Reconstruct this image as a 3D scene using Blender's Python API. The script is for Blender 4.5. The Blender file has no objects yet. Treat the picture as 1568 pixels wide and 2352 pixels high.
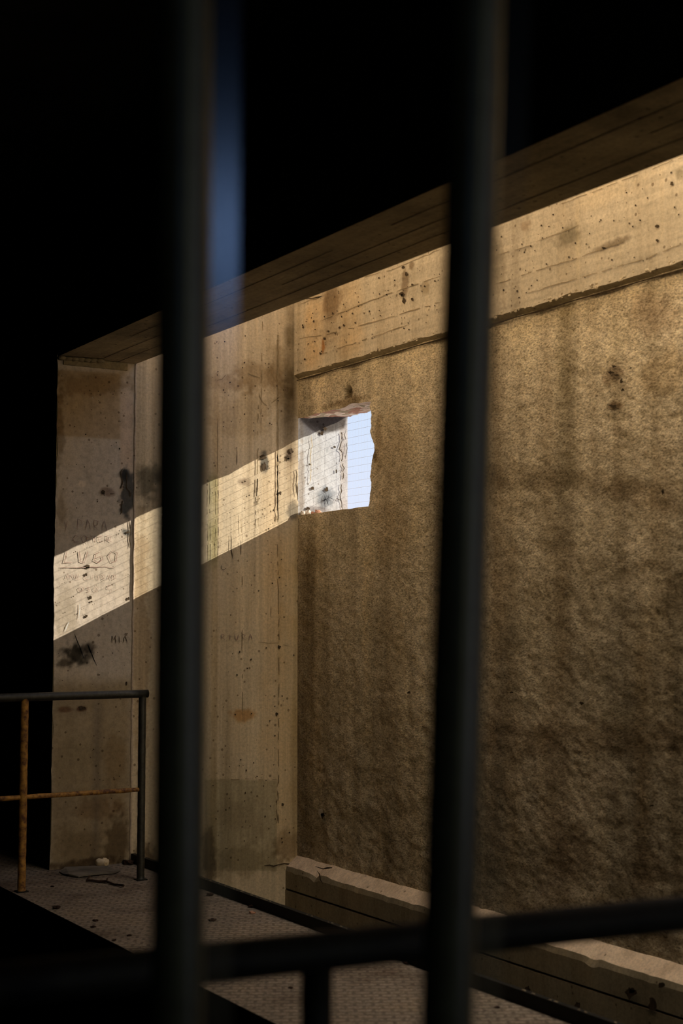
import bpy, bmesh, math, random
import numpy as np
from mathutils import Vector, Matrix, noise as mnoise

# ------------------------------------------------------------------ camera
FPX = 3300.0; HORIZON = 1424.0; CAMZ = 1.373
tilt = math.atan((HORIZON - 1176) / FPX)
yaw = math.atan(2009 * math.cos(tilt) / FPX)
FWD = np.array([math.sin(yaw) * math.cos(tilt), math.cos(yaw) * math.cos(tilt), math.sin(tilt)])
RGT = np.array([math.cos(yaw), -math.sin(yaw), 0.0]); UPV = np.cross(RGT, FWD)
C = bpy.context.scene.collection
cd = bpy.data.cameras.new('camera'); cam = bpy.data.objects.new('camera', cd); C.objects.link(cam)
cam.location = (0, 0, CAMZ)
cam.rotation_euler = (math.pi / 2 + tilt, 0, -yaw)
cd.sensor_fit = 'HORIZONTAL'; cd.sensor_width = 24.0; cd.lens = FPX / 1568 * 24.0
cd.clip_start = 0.05; cd.clip_end = 200
cd.dof.use_dof = True; cd.dof.focus_distance = 8.5; cd.dof.aperture_fstop = (cd.lens / 1000) / 0.0175
bpy.context.scene.camera = cam

# ------------------------------------------------------------------ light
SC = bpy.context.scene
SC.view_settings.view_transform = 'Standard'; SC.view_settings.look = 'None'
SC.view_settings.gamma = 1; SC.view_settings.use_curve_mapping = False
SC.view_settings.exposure = 0.0
SC.cycles.max_bounces = 10; SC.cycles.diffuse_bounces = 7; SC.cycles.transparent_max_bounces = 12
SC.cycles.use_denoising = True
SC.cycles.sample_clamp_indirect = 6.0

w = bpy.data.worlds.new('sky'); SC.world = w; w.use_nodes = True
nt = w.node_tree; nt.nodes.clear()
wo = nt.nodes.new('ShaderNodeOutputWorld'); bg = nt.nodes.new('ShaderNodeBackground')
tc = nt.nodes.new('ShaderNodeTexCoord'); sp = nt.nodes.new('ShaderNodeSeparateXYZ'); rp = nt.nodes.new('ShaderNodeValToRGB')
nt.links.new(tc.outputs['Generated'], sp.inputs[0]); nt.links.new(sp.outputs['Z'], rp.inputs[0])
nt.links.new(rp.outputs[0], bg.inputs[0]); nt.links.new(bg.outputs[0], wo.inputs[0])
rp.color_ramp.elements[0].position = -0.04; rp.color_ramp.elements[0].color = (0.86, 0.86, 1.0, 1)
rp.color_ramp.elements[1].position = 1.0; rp.color_ramp.elements[1].color = (0.22, 0.36, 0.75, 1)
e = rp.color_ramp.elements.new(0.17); e.color = (0.62, 0.76, 0.97, 1)
bg.inputs[1].default_value = 1.0

SUN_DIR = Vector((-1, 0.42, -0.485)).normalized()
sd = bpy.data.lights.new('sun', 'SUN'); so = bpy.data.objects.new('sun', sd); C.objects.link(so)
sd.energy = 9.0; sd.color = (1.0, 0.92, 0.81); sd.angle = math.radians(0.22)
so.rotation_euler = SUN_DIR.to_track_quat('-Z', 'Y').to_euler(); so.location = (12, -2, 8)

def area(name, loc, target, sx, sy, power, color):
    d = bpy.data.lights.new(name, 'AREA'); o = bpy.data.objects.new(name, d); C.objects.link(o)
    d.shape = 'RECTANGLE'; d.size = sx; d.size_y = sy; d.energy = power; d.color = color
    o.location = loc; o.rotation_euler = (Vector(target) - Vector(loc)).to_track_quat('-Z', 'Y').to_euler()
    return o
SHAFT_P = 190.0; END_P = 9.0; BLUE_P = 1.3; ROOM_P = 6.5
sl = area('shaft_daylight', (3.8, 3.6, 5.2), (3.95, 3.6, 0), 0.9, 8.0, SHAFT_P, (1.0, 0.84, 0.60)); sl.data.spread = math.radians(110)
el = area('shaft_end_fill', (3.82, -1.6, 2.1), (3.95, 7.7, 1.5), 0.8, 2.6, END_P, (1.0, 0.80, 0.52)); el.data.spread = math.radians(70)  # added fill to brighten the walls; the shaft end itself is closed
area('blue_haze_lamp', (-1.75, -2.1, 2.18), (0.6, 1.2, 1.6), 0.4, 0.4, BLUE_P, (0.35, 0.55, 1.0))  # added unseen blue lamp, gives the bar strips their bluish haze
area('room_fill_behind', (0.6, -3.5, 1.6), (0.5, 1.2, 1.5), 0.35, 2.6, ROOM_P, (1.0, 1.0, 0.66))  # added weak fill behind the camera for the highlight on the bars

# ------------------------------------------------------------------ key planes (metres)
L = 7.70            # end wall plane Y
XN, XF = 2.80, 3.272    # near and far face of the inner wall with the big opening
XW = 4.36           # face of the right wall
XB = 4.33          # face of the beams on the right wall
XO = 4.72           # outer face of the right wall
HZ = CAMZ + 1.486   # underside of header
LIPZ = CAMZ + 1.500  # underside of the upper beam
LEDZ = CAMZ - 1.425 # top of the lower ledge
WY0, WZ0, WZ1 = 6.875, CAMZ + 0.645, CAMZ + 1.245   # window
WT, HT = 3.60, 5.6   # top of right wall, top of inner wall
PIT = -2.6

def ray(px, py):
    return FWD + RGT * ((px - 784) / FPX) + UPV * ((1176 - py) / FPX)
def at(px, py, axis, val):
    """world point where the sight line through a photo point meets a plane of the building"""
    d = ray(px, py); o = np.array([0, 0, CAMZ])
    t = (val - o[axis]) / d[axis]
    return o + d * t
def pxy(p):
    v = np.asarray(p) - np.array([0, 0, CAMZ]); z = v @ FWD
    return 784 + FPX * (v @ RGT) / z, 1176 - FPX * (v @ UPV) / z

# ------------------------------------------------------------------ numpy noise
def vnoise(u, v, seed):
    ui = np.floor(u).astype(np.int64); vi = np.floor(v).astype(np.int64)
    fu = u - ui; fv = v - vi
    fu = fu * fu * (3 - 2 * fu); fv = fv * fv * (3 - 2 * fv)
    def h(a, b):
        n = (a * 374761393 + b * 668265263 + seed * 1442695041) & 0xffffffff
        n = ((n ^ (n >> 13)) * 1274126177) & 0xffffffff
        n = n ^ (n >> 16)
        return (n & 0xffff) / 65535.0
    return (h(ui, vi) * (1 - fu) + h(ui + 1, vi) * fu) * (1 - fv) + (h(ui, vi + 1) * (1 - fu) + h(ui + 1, vi + 1) * fu) * fv
def fbm(u, v, seed, octs=4):
    r = 0; a = 0.5; s = 0
    for k in range(octs):
        r = r + a * vnoise(u * 2 ** k + k * 17.3, v * 2 ** k + k * 9.1, seed + k); s += a; a *= 0.5
    return r / s
def sstep(a, b, x):
    t = np.clip((x - a) / (b - a), 0, 1); return t * t * (3 - 2 * t)

# ------------------------------------------------------------------ materials
def mat_new(name):
    m = bpy.data.materials.new(name); m.use_nodes = True; n = m.node_tree; n.nodes.clear()
    o = n.nodes.new('ShaderNodeOutputMaterial'); b = n.nodes.new('ShaderNodeBsdfPrincipled')
    n.links.new(b.outputs[0], o.inputs[0]); return m, n, b
def nd(n, t, **kw):
    x = n.nodes.new(t)
    for k, v in kw.items(): setattr(x, k, v)
    return x
def mixc(n, mode, fac, a, b):
    m = nd(n, 'ShaderNodeMix', data_type='RGBA', blend_type=mode)
    for sock, val in ((m.inputs[0], fac), (m.inputs[6], a), (m.inputs[7], b)):
        if hasattr(val, 'links') or isinstance(val, bpy.types.NodeSocket): n.links.new(val, sock)
        else: sock.default_value = val if not isinstance(val, tuple) else (*val, 1)
    return m.outputs[2]
def tex_noise(n, vec, scale, detail=6, rough=0.6, sc=(1, 1, 1), rot=(0, 0, 0)):
    mp = nd(n, 'ShaderNodeMapping'); mp.inputs['Scale'].default_value = sc; mp.inputs['Rotation'].default_value = rot
    n.links.new(vec, mp.inputs[0])
    t = nd(n, 'ShaderNodeTexNoise'); t.inputs['Scale'].default_value = scale; t.inputs['Detail'].default_value = detail
    t.inputs['Roughness'].default_value = rough; n.links.new(mp.outputs[0], t.inputs[0]); return t.outputs[0]
def ramp(n, fac, stops):
    r = nd(n, 'ShaderNodeValToRGB'); cr = r.color_ramp
    cr.elements[0].position, cr.elements[1].position = stops[0][0], stops[-1][0]
    cr.elements[0].color = (*stops[0][1], 1); cr.elements[1].color = (*stops[-1][1], 1)
    for p, c in stops[1:-1]: el = cr.elements.new(p); el.color = (*c, 1)
    n.links.new(fac, r.inputs[0]); return r.outputs[0]
def g3(v): return (v, v, v)

def concrete(name, light, dark, warm, streak=0.5, fine=60, bump=0.25, bdist=0.004, pits=True, attr=True, rough=0.9, boardaxis=None):
    m, n, b = mat_new(name)
    co = nd(n, 'ShaderNodeTexCoord').outputs['Object']
    big = tex_noise(n, co, 1.1, 8, 0.62)
    col = ramp(n, big, [(0.3, dark), (0.52, light), (0.72, warm)])
    st = tex_noise(n, co, 5.0, 5, 0.6, sc=(2.2, 2.2, 0.12))
    col = mixc(n, 'MULTIPLY', streak, col, ramp(n, st, [(0.3, (0.55, 0.5, 0.42)), (0.55, (1, 1, 1)), (0.75, (1.0, 0.93, 0.8))]))
    if boardaxis:   # grain of the shuttering boards
        gr = tex_noise(n, co, 9.0, 4, 0.7, sc=boardaxis)
        col = mixc(n, 'MULTIPLY', 0.55, col, ramp(n, gr, [(0.32, g3(0.62)), (0.6, g3(1.0))]))
    fn = tex_noise(n, co, fine, 4, 0.75)
    col = mixc(n, 'MULTIPLY', 0.6, col, ramp(n, fn, [(0.3, g3(0.55)), (0.6, g3(1.08))]))
    if pits:
        vo = nd(n, 'ShaderNodeTexVoronoi'); vo.inputs['Scale'].default_value = 16; n.links.new(co, vo.inputs['Vector'])
        msk = tex_noise(n, co, 3.0, 3, 0.6)
        ad = nd(n, 'ShaderNodeMath', operation='SUBTRACT'); n.links.new(vo.outputs['Distance'], ad.inputs[0])
        mu = nd(n, 'ShaderNodeMath', operation='MULTIPLY'); n.links.new(msk, mu.inputs[0]); mu.inputs[1].default_value = 0.19
        n.links.new(mu.outputs[0], ad.inputs[1])
        col = mixc(n, 'MULTIPLY', 0.7, col, ramp(n, ad.outputs[0], [(-0.0, (0.25, 0.2, 0.15)), (0.03, (1, 1, 1))]))
    if attr:
        at_ = nd(n, 'ShaderNodeAttribute', attribute_name='tone')
        col = mixc(n, 'MULTIPLY', 1.0, col, at_.outputs['Color'])
    n.links.new(col, b.inputs['Base Color']); b.inputs['Roughness'].default_value = rough
    b.inputs['Specular IOR Level'].default_value = 0.15
    bp = nd(n, 'ShaderNodeBump'); bp.inputs['Strength'].default_value = bump; bp.inputs['Distance'].default_value = bdist
    n.links.new(fn, bp.inputs['Height']); n.links.new(bp.outputs[0], b.inputs['Normal'])
    return m

def render_plaster(name):
    """coarse sprayed cement render with a matted, furry grain"""
    m, n, b = mat_new(name)
    co = nd(n, 'ShaderNodeTexCoord').outputs['Object']
    big = tex_noise(n, co, 1.3, 7, 0.6)
    col = ramp(n, big, [(0.3, (0.56, 0.46, 0.30)), (0.5, (0.70, 0.585, 0.40)), (0.7, (0.78, 0.645, 0.45))])
    st = tex_noise(n, co, 4.0, 4, 0.55, sc=(2.0, 2.0, 0.10))
    col = mixc(n, 'MULTIPLY', 0.55, col, ramp(n, st, [(0.32, (0.5, 0.45, 0.38)), (0.55, (1, 1, 1)), (0.8, (1.0, 0.95, 0.85))]))
    warp = tex_noise(n, co, 14, 2, 0.5)
    f1 = tex_noise(n, co, 62, 5, 0.7, sc=(1, 1, 1.7))
    wr_ = tex_noise(n, co, 30, 3, 0.6, sc=(1, 1, 2.0))
    s1 = nd(n, 'ShaderNodeMath', operation='SUBTRACT'); n.links.new(wr_, s1.inputs[0]); s1.inputs[1].default_value = 0.5
    s2 = nd(n, 'ShaderNodeMath', operation='ABSOLUTE'); n.links.new(s1.outputs[0], s2.inputs[0])
    f2 = tex_noise(n, co, 13, 4, 0.65)
    col = mixc(n, 'MULTIPLY', 0.85, col, ramp(n, f1, [(0.34, (0.30, 0.26, 0.2)), (0.5, g3(0.9)), (0.68, g3(1.25))]))
    col = mixc(n, 'MULTIPLY', 0.55, col, ramp(n, s2.outputs[0], [(0.0, (0.40, 0.34, 0.26)), (0.022, g3(1.0))]))
    col = mixc(n, 'MULTIPLY', 0.4, col, ramp(n, f2, [(0.3, g3(0.5)), (0.6, g3(1.1))]))
    at_ = nd(n, 'ShaderNodeAttribute', attribute_name='tone')
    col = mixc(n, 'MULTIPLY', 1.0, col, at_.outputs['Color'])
    n.links.new(col, b.inputs['Base Color']); b.inputs['Roughness'].default_value = 0.95
    b.inputs['Specular IOR Level'].default_value = 0.1
    ad = nd(n, 'ShaderNodeMath', operation='MULTIPLY_ADD'); n.links.new(f2, ad.inputs[0]); ad.inputs[1].default_value = 0.7; n.links.new(f1, ad.inputs[2])
    bp = nd(n, 'ShaderNodeBump'); bp.inputs['Strength'].default_value = 0.9; bp.inputs['Distance'].default_value = 0.012
    n.links.new(ad.outputs[0], bp.inputs['Height']); n.links.new(bp.outputs[0], b.inputs['Normal'])
    return m

def plain(name, col, rough=0.6, metal=0.0, var=None, vscale=20, bump=0.0, spec=0.5):
    m, n, b = mat_new(name)
    co = nd(n, 'ShaderNodeTexCoord').outputs['Object']
    t = tex_noise(n, co, vscale, 5, 0.65)
    c2 = var or tuple(c * 0.7 for c in col)
    n.links.new(ramp(n, t, [(0.38, c2), (0.62, col)]), b.inputs['Base Color'])
    b.inputs['Roughness'].default_value = rough; b.inputs['Metallic'].default_value = metal
    b.inputs['Specular IOR Level'].default_value = spec
    if bump:
        bp = nd(n, 'ShaderNodeBump'); bp.inputs['Strength'].default_value = bump; bp.inputs['Distance'].default_value = 0.003
        n.links.new(t, bp.inputs['Height']); n.links.new(bp.outputs[0], b.inputs['Normal'])
    return m

M = {}
M['end'] = concrete('board_marked_concrete', (0.76, 0.625, 0.42), (0.64, 0.52, 0.34), (0.80, 0.63, 0.39), boardaxis=(3, 3, 0.06), bump=0.2)
M['jamb'] = concrete('smooth_grey_plaster', (0.60, 0.51, 0.40), (0.50, 0.42, 0.31), (0.60, 0.48, 0.32), streak=0.3, fine=45, bump=0.15)
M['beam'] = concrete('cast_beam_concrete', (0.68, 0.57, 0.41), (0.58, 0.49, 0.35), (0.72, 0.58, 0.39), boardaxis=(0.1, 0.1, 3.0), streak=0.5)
M['plaster'] = render_plaster('coarse_cement_render')
M['reveal'] = concrete('whitewashed_reveal', (0.58, 0.59, 0.58), (0.50, 0.50, 0.47), (0.60, 0.59, 0.56), streak=0.2, fine=80, bump=0.2)
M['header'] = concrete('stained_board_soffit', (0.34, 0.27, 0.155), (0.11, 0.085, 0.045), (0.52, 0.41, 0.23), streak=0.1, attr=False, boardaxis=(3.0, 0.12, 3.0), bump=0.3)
M['shaft'] = concrete('bleached_concrete', (0.60, 0.48, 0.32), (0.5, 0.4, 0.27), (0.62, 0.49, 0.32), attr=False)
M['beam2'] = concrete('cast_beam_concrete_plain', (0.60, 0.49, 0.33), (0.50, 0.41, 0.27), (0.64, 0.50, 0.32), attr=False)
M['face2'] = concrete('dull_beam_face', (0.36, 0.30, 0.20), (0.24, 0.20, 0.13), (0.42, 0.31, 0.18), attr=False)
M['jamb2'] = concrete('pale_joint_mortar', (0.60, 0.47, 0.34), (0.48, 0.37, 0.26), (0.62, 0.50, 0.36), attr=False)
M['unlit'] = plain('unlit_dark_wall', (0.022, 0.021, 0.015), 0.95, var=(0.012, 0.011, 0.008), vscale=3, spec=0.05)  # near-black colour stands in for the darkness of the unlit room
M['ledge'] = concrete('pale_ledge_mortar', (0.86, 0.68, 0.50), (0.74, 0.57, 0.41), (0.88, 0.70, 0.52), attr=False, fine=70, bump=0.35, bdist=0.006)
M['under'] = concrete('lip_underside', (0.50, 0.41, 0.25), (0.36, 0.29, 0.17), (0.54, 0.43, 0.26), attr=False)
M['barpaint'] = plain('dark_bar_paint', (0.040, 0.045, 0.030), 0.34, 0.0, (0.028, 0.030, 0.019), 30)
M['raildark'] = plain('dark_rail_paint', (0.012, 0.012, 0.010), 0.6, 0.0, (0.006, 0.006, 0.005), 30, spec=0.2)
M['rail'] = plain('worn_grey_rail', (0.045, 0.042, 0.03), 0.5, 0.2, (0.02, 0.018, 0.012), 35, 0.4)
M['rust'] = plain('yellow_paint_and_rust', (0.50, 0.25, 0.045), 0.7, 0.0, (0.10, 0.035, 0.012), 26, 0.6)
M['mark'] = plain('dark_crack_and_shadow', (0.045, 0.032, 0.02), 0.95, var=(0.09, 0.065, 0.04), vscale=40, spec=0)
M['soft'] = plain('faint_board_joint', (0.22, 0.165, 0.09), 0.95, var=(0.34, 0.26, 0.15), vscale=25, spec=0)
M['ink'] = plain('reddish_scratched_writing', (0.33, 0.22, 0.17), 0.95, var=(0.42, 0.31, 0.25), vscale=30, spec=0)
M['black'] = plain('charred_smear', (0.05, 0.055, 0.06), 0.95, var=(0.12, 0.125, 0.13), vscale=60, spec=0)
M['white'] = plain('white_scrape', (0.72, 0.72, 0.68), 0.95, var=(0.6, 0.6, 0.55), spec=0)
M['stone'] = plain('pale_stone', (0.80, 0.66, 0.44), 0.9, var=(0.62, 0.48, 0.30), vscale=30, bump=0.5, spec=0.1)
M['brick'] = plain('broken_brick', (0.52, 0.27, 0.17), 0.9, var=(0.40, 0.22, 0.14), vscale=40, bump=0.6, spec=0.1)
M['rubble'] = plain('broken_plaster', (0.68, 0.60, 0.50), 0.9, var=(0.50, 0.42, 0.33), vscale=30, bump=0.6, spec=0.1)
M['dirt'] = plain('dark_debris', (0.055, 0.030, 0.02), 0.9, var=(0.03, 0.018, 0.012), vscale=60, bump=0.6, spec=0.1)
M['sheet'] = plain('dusty_sheet', (0.22, 0.19, 0.15), 0.85, var=(0.14, 0.12, 0.09), vscale=12, bump=0.3, spec=0.1)
M['wire'] = plain('galvanised_wire', (0.80, 0.84, 0.92), 0.6, 0.0, var=(0.7, 0.74, 0.8))

# walkway: rows of small raised tread marks
def tread():
    m, n, b = mat_new('tread_plate_floor')
    co = nd(n, 'ShaderNodeTexCoord').outputs['Object']
    mp = nd(n, 'ShaderNodeMapping'); mp.inputs['Rotation'].default_value = (0, 0, math.radians(-TREAD_A)); n.links.new(co, mp.inputs[0])
    br = nd(n, 'ShaderNodeTexBrick'); n.links.new(mp.outputs[0], br.inputs['Vector'])
    br.inputs['Scale'].default_value = 1.0; br.inputs['Brick Width'].default_value = 0.065; br.inputs['Row Height'].default_value = 0.040
    br.inputs['Mortar Size'].default_value = 0.008; br.inputs['Mortar Smooth'].default_value = 0.4
    br.inputs['Color1'].default_value = (0.36, 0.29, 0.22, 1); br.inputs['Color2'].default_value = (0.30, 0.25, 0.19, 1); br.inputs['Mortar'].default_value = (0.20, 0.16, 0.12, 1)
    big = tex_noise(n, co, 2.2, 7, 0.65)
    c = mixc(n, 'MULTIPLY', 0.8, br.outputs[0], ramp(n, big, [(0.35, (0.45, 0.38, 0.33)), (0.5, g3(1.0)), (0.7, (1.1, 1.05, 0.95))]))
    fn = tex_noise(n, co, 70, 4, 0.7)
    c = mixc(n, 'MULTIPLY', 0.7, c, ramp(n, fn, [(0.38, (0.28, 0.22, 0.17)), (0.55, g3(0.95))]))
    n.links.new(c, b.inputs['Base Color']); b.inputs['Roughness'].default_value = 0.8; b.inputs['Specular IOR Level'].default_value = 0.2
    bp = nd(n, 'ShaderNodeBump'); bp.inputs['Strength'].default_value = 0.5; bp.inputs['Distance'].default_value = 0.003; bp.invert = True
    n.links.new(br.outputs['Fac'], bp.inputs['Height']); n.links.new(bp.outputs[0], b.inputs['Normal'])
    return m
TREAD_A = 150.0
M['tread'] = tread()

def haze():  # see-through glossy mix imitating the bluish haze next to the bars
    m = bpy.data.materials.new('added_haze_sheet'); m.use_nodes = True; n = m.node_tree; n.nodes.clear()
    o = n.nodes.new('ShaderNodeOutputMaterial'); mx = n.nodes.new('ShaderNodeMixShader'); tr = n.nodes.new('ShaderNodeBsdfTransparent')
    gl = n.nodes.new('ShaderNodeBsdfGlossy'); gl.inputs['Roughness'].default_value = 0.19; gl.inputs['Color'].default_value = (0.8, 0.85, 0.9, 1)
    mx.inputs[0].default_value = 0.16
    n.links.new(tr.outputs[0], mx.inputs[1]); n.links.new(gl.outputs[0], mx.inputs[2]); n.links.new(mx.outputs[0], o.inputs[0])
    return m
M['haze'] = haze()

# ------------------------------------------------------------------ mesh helpers
def tagit(o, label=None, cat=None, group=None, kind=None):
    if label: o['label'] = label
    if cat: o['category'] = cat
    if group: o['group'] = group
    if kind: o['kind'] = kind
    return o
def mesh_obj(name, verts, faces, mats, parent=None, kind=None, matidx=None, smooth=False, tone=None):
    me = bpy.data.meshes.new(name); me.from_pydata([tuple(map(float, v)) for v in verts], [], faces); me.update()
    for mm in (mats if isinstance(mats, (list, tuple)) else [mats]): me.materials.append(mm)
    if matidx is not None: me.polygons.foreach_set('material_index', np.asarray(matidx, dtype=np.int32))
    if smooth: me.polygons.foreach_set('use_smooth', np.ones(len(me.polygons), dtype=bool))
    if tone is not None:
        a = me.color_attributes.new('tone', 'FLOAT_COLOR', 'POINT')
        rgba = np.ones((len(verts), 4), dtype=np.float32); rgba[:, :3] = tone; a.data.foreach_set('color', rgba.ravel())
    o = bpy.data.objects.new(name, me); C.objects.link(o)
    if parent: o.parent = parent; o.matrix_parent_inverse = Matrix.Translation(-parent.location) if parent.location.length else Matrix()
    if kind: o['kind'] = kind
    return o
def empty(name, loc):
    o = bpy.data.objects.new(name, None); C.objects.link(o); o.location = loc; o.empty_display_size = 0.1; return o
class MB:
    def __init__(s): s.v = []; s.f = []; s.m = []
    def box(s, x0, x1, y0, y1, z0, z1, mi=0):
        b = len(s.v); s.v += [(x, y, z) for z in (z0, z1) for y in (y0, y1) for x in (x0, x1)]
        for q in ((0, 2, 3, 1), (4, 5, 7, 6), (0, 1, 5, 4), (2, 6, 7, 3), (0, 4, 6, 2), (1, 3, 7, 5)):
            s.f.append(tuple(b + i for i in q)); s.m.append(mi)
    def quad(s, pts, mi=0):
        b = len(s.v); s.v += [tuple(p) for p in pts]; s.f.append(tuple(range(b, b + len(pts)))); s.m.append(mi)
    def tube(s, pts, r, seg=20, mi=0, cap=True, jit=0.0):
        pts = [Vector(p) for p in pts]; b = len(s.v); rnd = random.Random(len(s.v) + 3)
        n = len(pts)
        ref = Vector((0, 0, 1)) if abs((pts[-1] - pts[0]).normalized().z) < 0.9 else Vector((1, 0, 0))
        for i, p in enumerate(pts):
            d = (pts[min(i + 1, n - 1)] - pts[max(i - 1, 0)]).normalized()
            a = d.cross(ref).normalized(); c = d.cross(a).normalized()
            rr = r if not callable(r) else r(i / (n - 1))
            for k in range(seg):
                t = 2 * math.pi * k / seg; q = rr * (1 + rnd.uniform(-jit, jit))
                s.v.append(tuple(p + a * math.cos(t) * q + c * math.sin(t) * q))
        for i in range(n - 1):
            for k in range(seg):
                k2 = (k + 1) % seg
                s.f.append((b + i * seg + k, b + i * seg + k2, b + (i + 1) * seg + k2, b + (i + 1) * seg + k)); s.m.append(mi)
        if cap:
            s.f.append(tuple(b + k for k in range(seg))); s.m.append(mi)
            s.f.append(tuple(b + (n - 1) * seg + k for k in reversed(range(seg)))); s.m.append(mi)
    def build(s, name, mats, parent=None, kind=None, smooth=False):
        return mesh_obj(name, s.v, s.f, mats, parent, kind, s.m, smooth)

def grid(name, us, vs, fn, mats, tonefn, hole=None, dispfn=None, parent=None, kind='structure', extra=None, matfn=None):
    """dense sheet: fn(U,V,D)->points; hole=(i0,i1,j0,j1) index range left open"""
    U, V = np.meshgrid(us, vs, indexing='ij'); nu, nv = U.shape
    if extra: U, V = extra(U, V)
    D = dispfn(U, V) if dispfn else np.zeros_like(U)
    P = fn(U, V, D).reshape(-1, 3)
    idx = np.arange(nu * nv).reshape(nu, nv)
    q = np.stack([idx[:-1, :-1], idx[1:, :-1], idx[1:, 1:], idx[:-1, 1:]], -1)
    keep = np.ones((nu - 1, nv - 1), bool)
    if hole: keep[hole[0]:hole[1], hole[2]:hole[3]] = False
    q = q[keep]
    st = tonefn(U, V).reshape(-1, 3) if tonefn else None
    mi = None
    if matfn:
        cu = (U[:-1, :-1] + U[1:, 1:]) / 2; cv = (V[:-1, :-1] + V[1:, 1:]) / 2
        mi = matfn(cu, cv)[keep].ravel()
    me = bpy.data.meshes.new(name)
    me.vertices.add(len(P)); me.vertices.foreach_set('co', P.astype(np.float32).ravel())
    me.loops.add(q.size); me.loops.foreach_set('vertex_index', q.astype(np.int32).ravel())
    me.polygons.add(len(q)); me.polygons.foreach_set('loop_start', np.arange(0, q.size, 4, dtype=np.int32))
    for mm in (mats if isinstance(mats, list) else [mats]): me.materials.append(mm)
    if mi is not None: me.polygons.foreach_set('material_index', mi.astype(np.int32))
    me.polygons.foreach_set('use_smooth', np.ones(len(q), bool))
    me.update(calc_edges=True); me.validate()
    if st is not None:
        a = me.color_attributes.new('tone', 'FLOAT_COLOR', 'POINT')
        rgba = np.ones((len(P), 4), dtype=np.float32); rgba[:, :3] = st; a.data.foreach_set('color', rgba.ravel())
    o = bpy.data.objects.new(name, me); C.objects.link(o)
    if parent: o.parent = parent
    if kind: o['kind'] = kind
    return o, P.reshape(nu, nv, 3)

# stain painting on a plane: axis 1 -> plane Y=val, coords (X,Z); axis 0 -> plane X=val, coords (Y,Z)
class Paint:
    def __init__(s, U, V, axis, val, seed):
        s.U, s.V, s.axis, s.val = U, V, axis, val
        s.s = np.ones(U.shape + (3,)); s.n = fbm(U * 9, V * 9, seed) - 0.5; s.n2 = fbm(U * 40, V * 40, seed + 9) - 0.5
        s.ns = fbm(U * 14, V * 0.9, seed + 5) - 0.5
    def uv(s, px, py):
        p = at(px, py, s.axis, s.val); return (p[0] if s.axis == 1 else p[1]), p[2]
    def ap(s, m, col, k):
        c = np.array(col); s.s *= 1 - (m * k)[..., None] * (1 - c)
    def blob(s, px, py, rx, ry, col, k=1.0, edge=0.5, rag=1.2):
        u0, v0 = s.uv(px, py); u1, _ = s.uv(px + rx, py); _, v1 = s.uv(px, py + ry)
        d = np.sqrt(((s.U - u0) / (u1 - u0)) ** 2 + ((s.V - v0) / (v1 - v0)) ** 2) + s.n * rag + s.n2 * rag * 0.6
        s.ap(1 - sstep(1 - edge, 1 + edge * 0.4, d), col, k)
    def vband(s, px0, px1, py0, py1, col, k=1.0, soft=8, rag=0.6, fade=80):
        u0, _ = s.uv(px0, (py0 + py1) / 2); u1, _ = s.uv(px1, (py0 + py1) / 2); sc = abs(u1 - u0) / max(1, abs(px1 - px0)) * soft
        lo, hi = min(u0, u1), max(u0, u1)
        xm = (px0 + px1) / 2; _, va = s.uv(xm, py0); _, vb = s.uv(xm, py1)
        fd = abs(va - vb) / abs(py1 - py0) * fade
        W = s.U + s.n * rag * sc
        m = sstep(lo - sc, lo + sc, W) * (1 - sstep(hi - sc, hi + sc, W))
        m *= sstep(vb - fd, vb + fd, s.V) * (1 - sstep(va - fd, va + fd, s.V))
        s.ap(m * (0.8 + s.n), col, k)
    def hband(s, pa, pb, hw, col, k=1.0, soft=0.5, rag=1.0, fade=0.05):
        (ua, va), (ub, vb) = s.uv(*pa), s.uv(*pb); _, vh = s.uv(pa[0], pa[1] + hw); h = abs(vh - va)
        t = (s.U - ua) / (ub - ua); c = va + (vb - va) * t
        d = np.abs(s.V + s.n * rag * h - c) / h
        m = (1 - sstep(1 - soft, 1 + soft, d)) * sstep(-fade, fade, t) * (1 - sstep(1 - fade, 1 + fade, t))
        s.ap(m * (0.85 + s.n), col, k)
    def poly(s, pts, soft, col, k=1.0, rag=0.5):
        """soft convex polygon given by photo points (clockwise)"""
        uv = [s.uv(*p) for p in pts]; m = np.ones(s.U.shape)
        cu = sum(a for a, b in uv) / len(uv); cv = sum(b for a, b in uv) / len(uv)
        for i in range(len(uv)):
            (a, b), (c, d) = uv[i], uv[(i + 1) % len(uv)]
            nx, ny = d - b, -(c - a); l = math.hypot(nx, ny); nx /= l; ny /= l
            if (cu - a) * nx + (cv - b) * ny < 0: nx, ny = -nx, -ny
            dd = (s.U - a) * nx + (s.V - b) * ny + s.n * rag * soft
            m *= sstep(-soft, soft, dd)
        s.ap(m, col, k)

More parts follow.
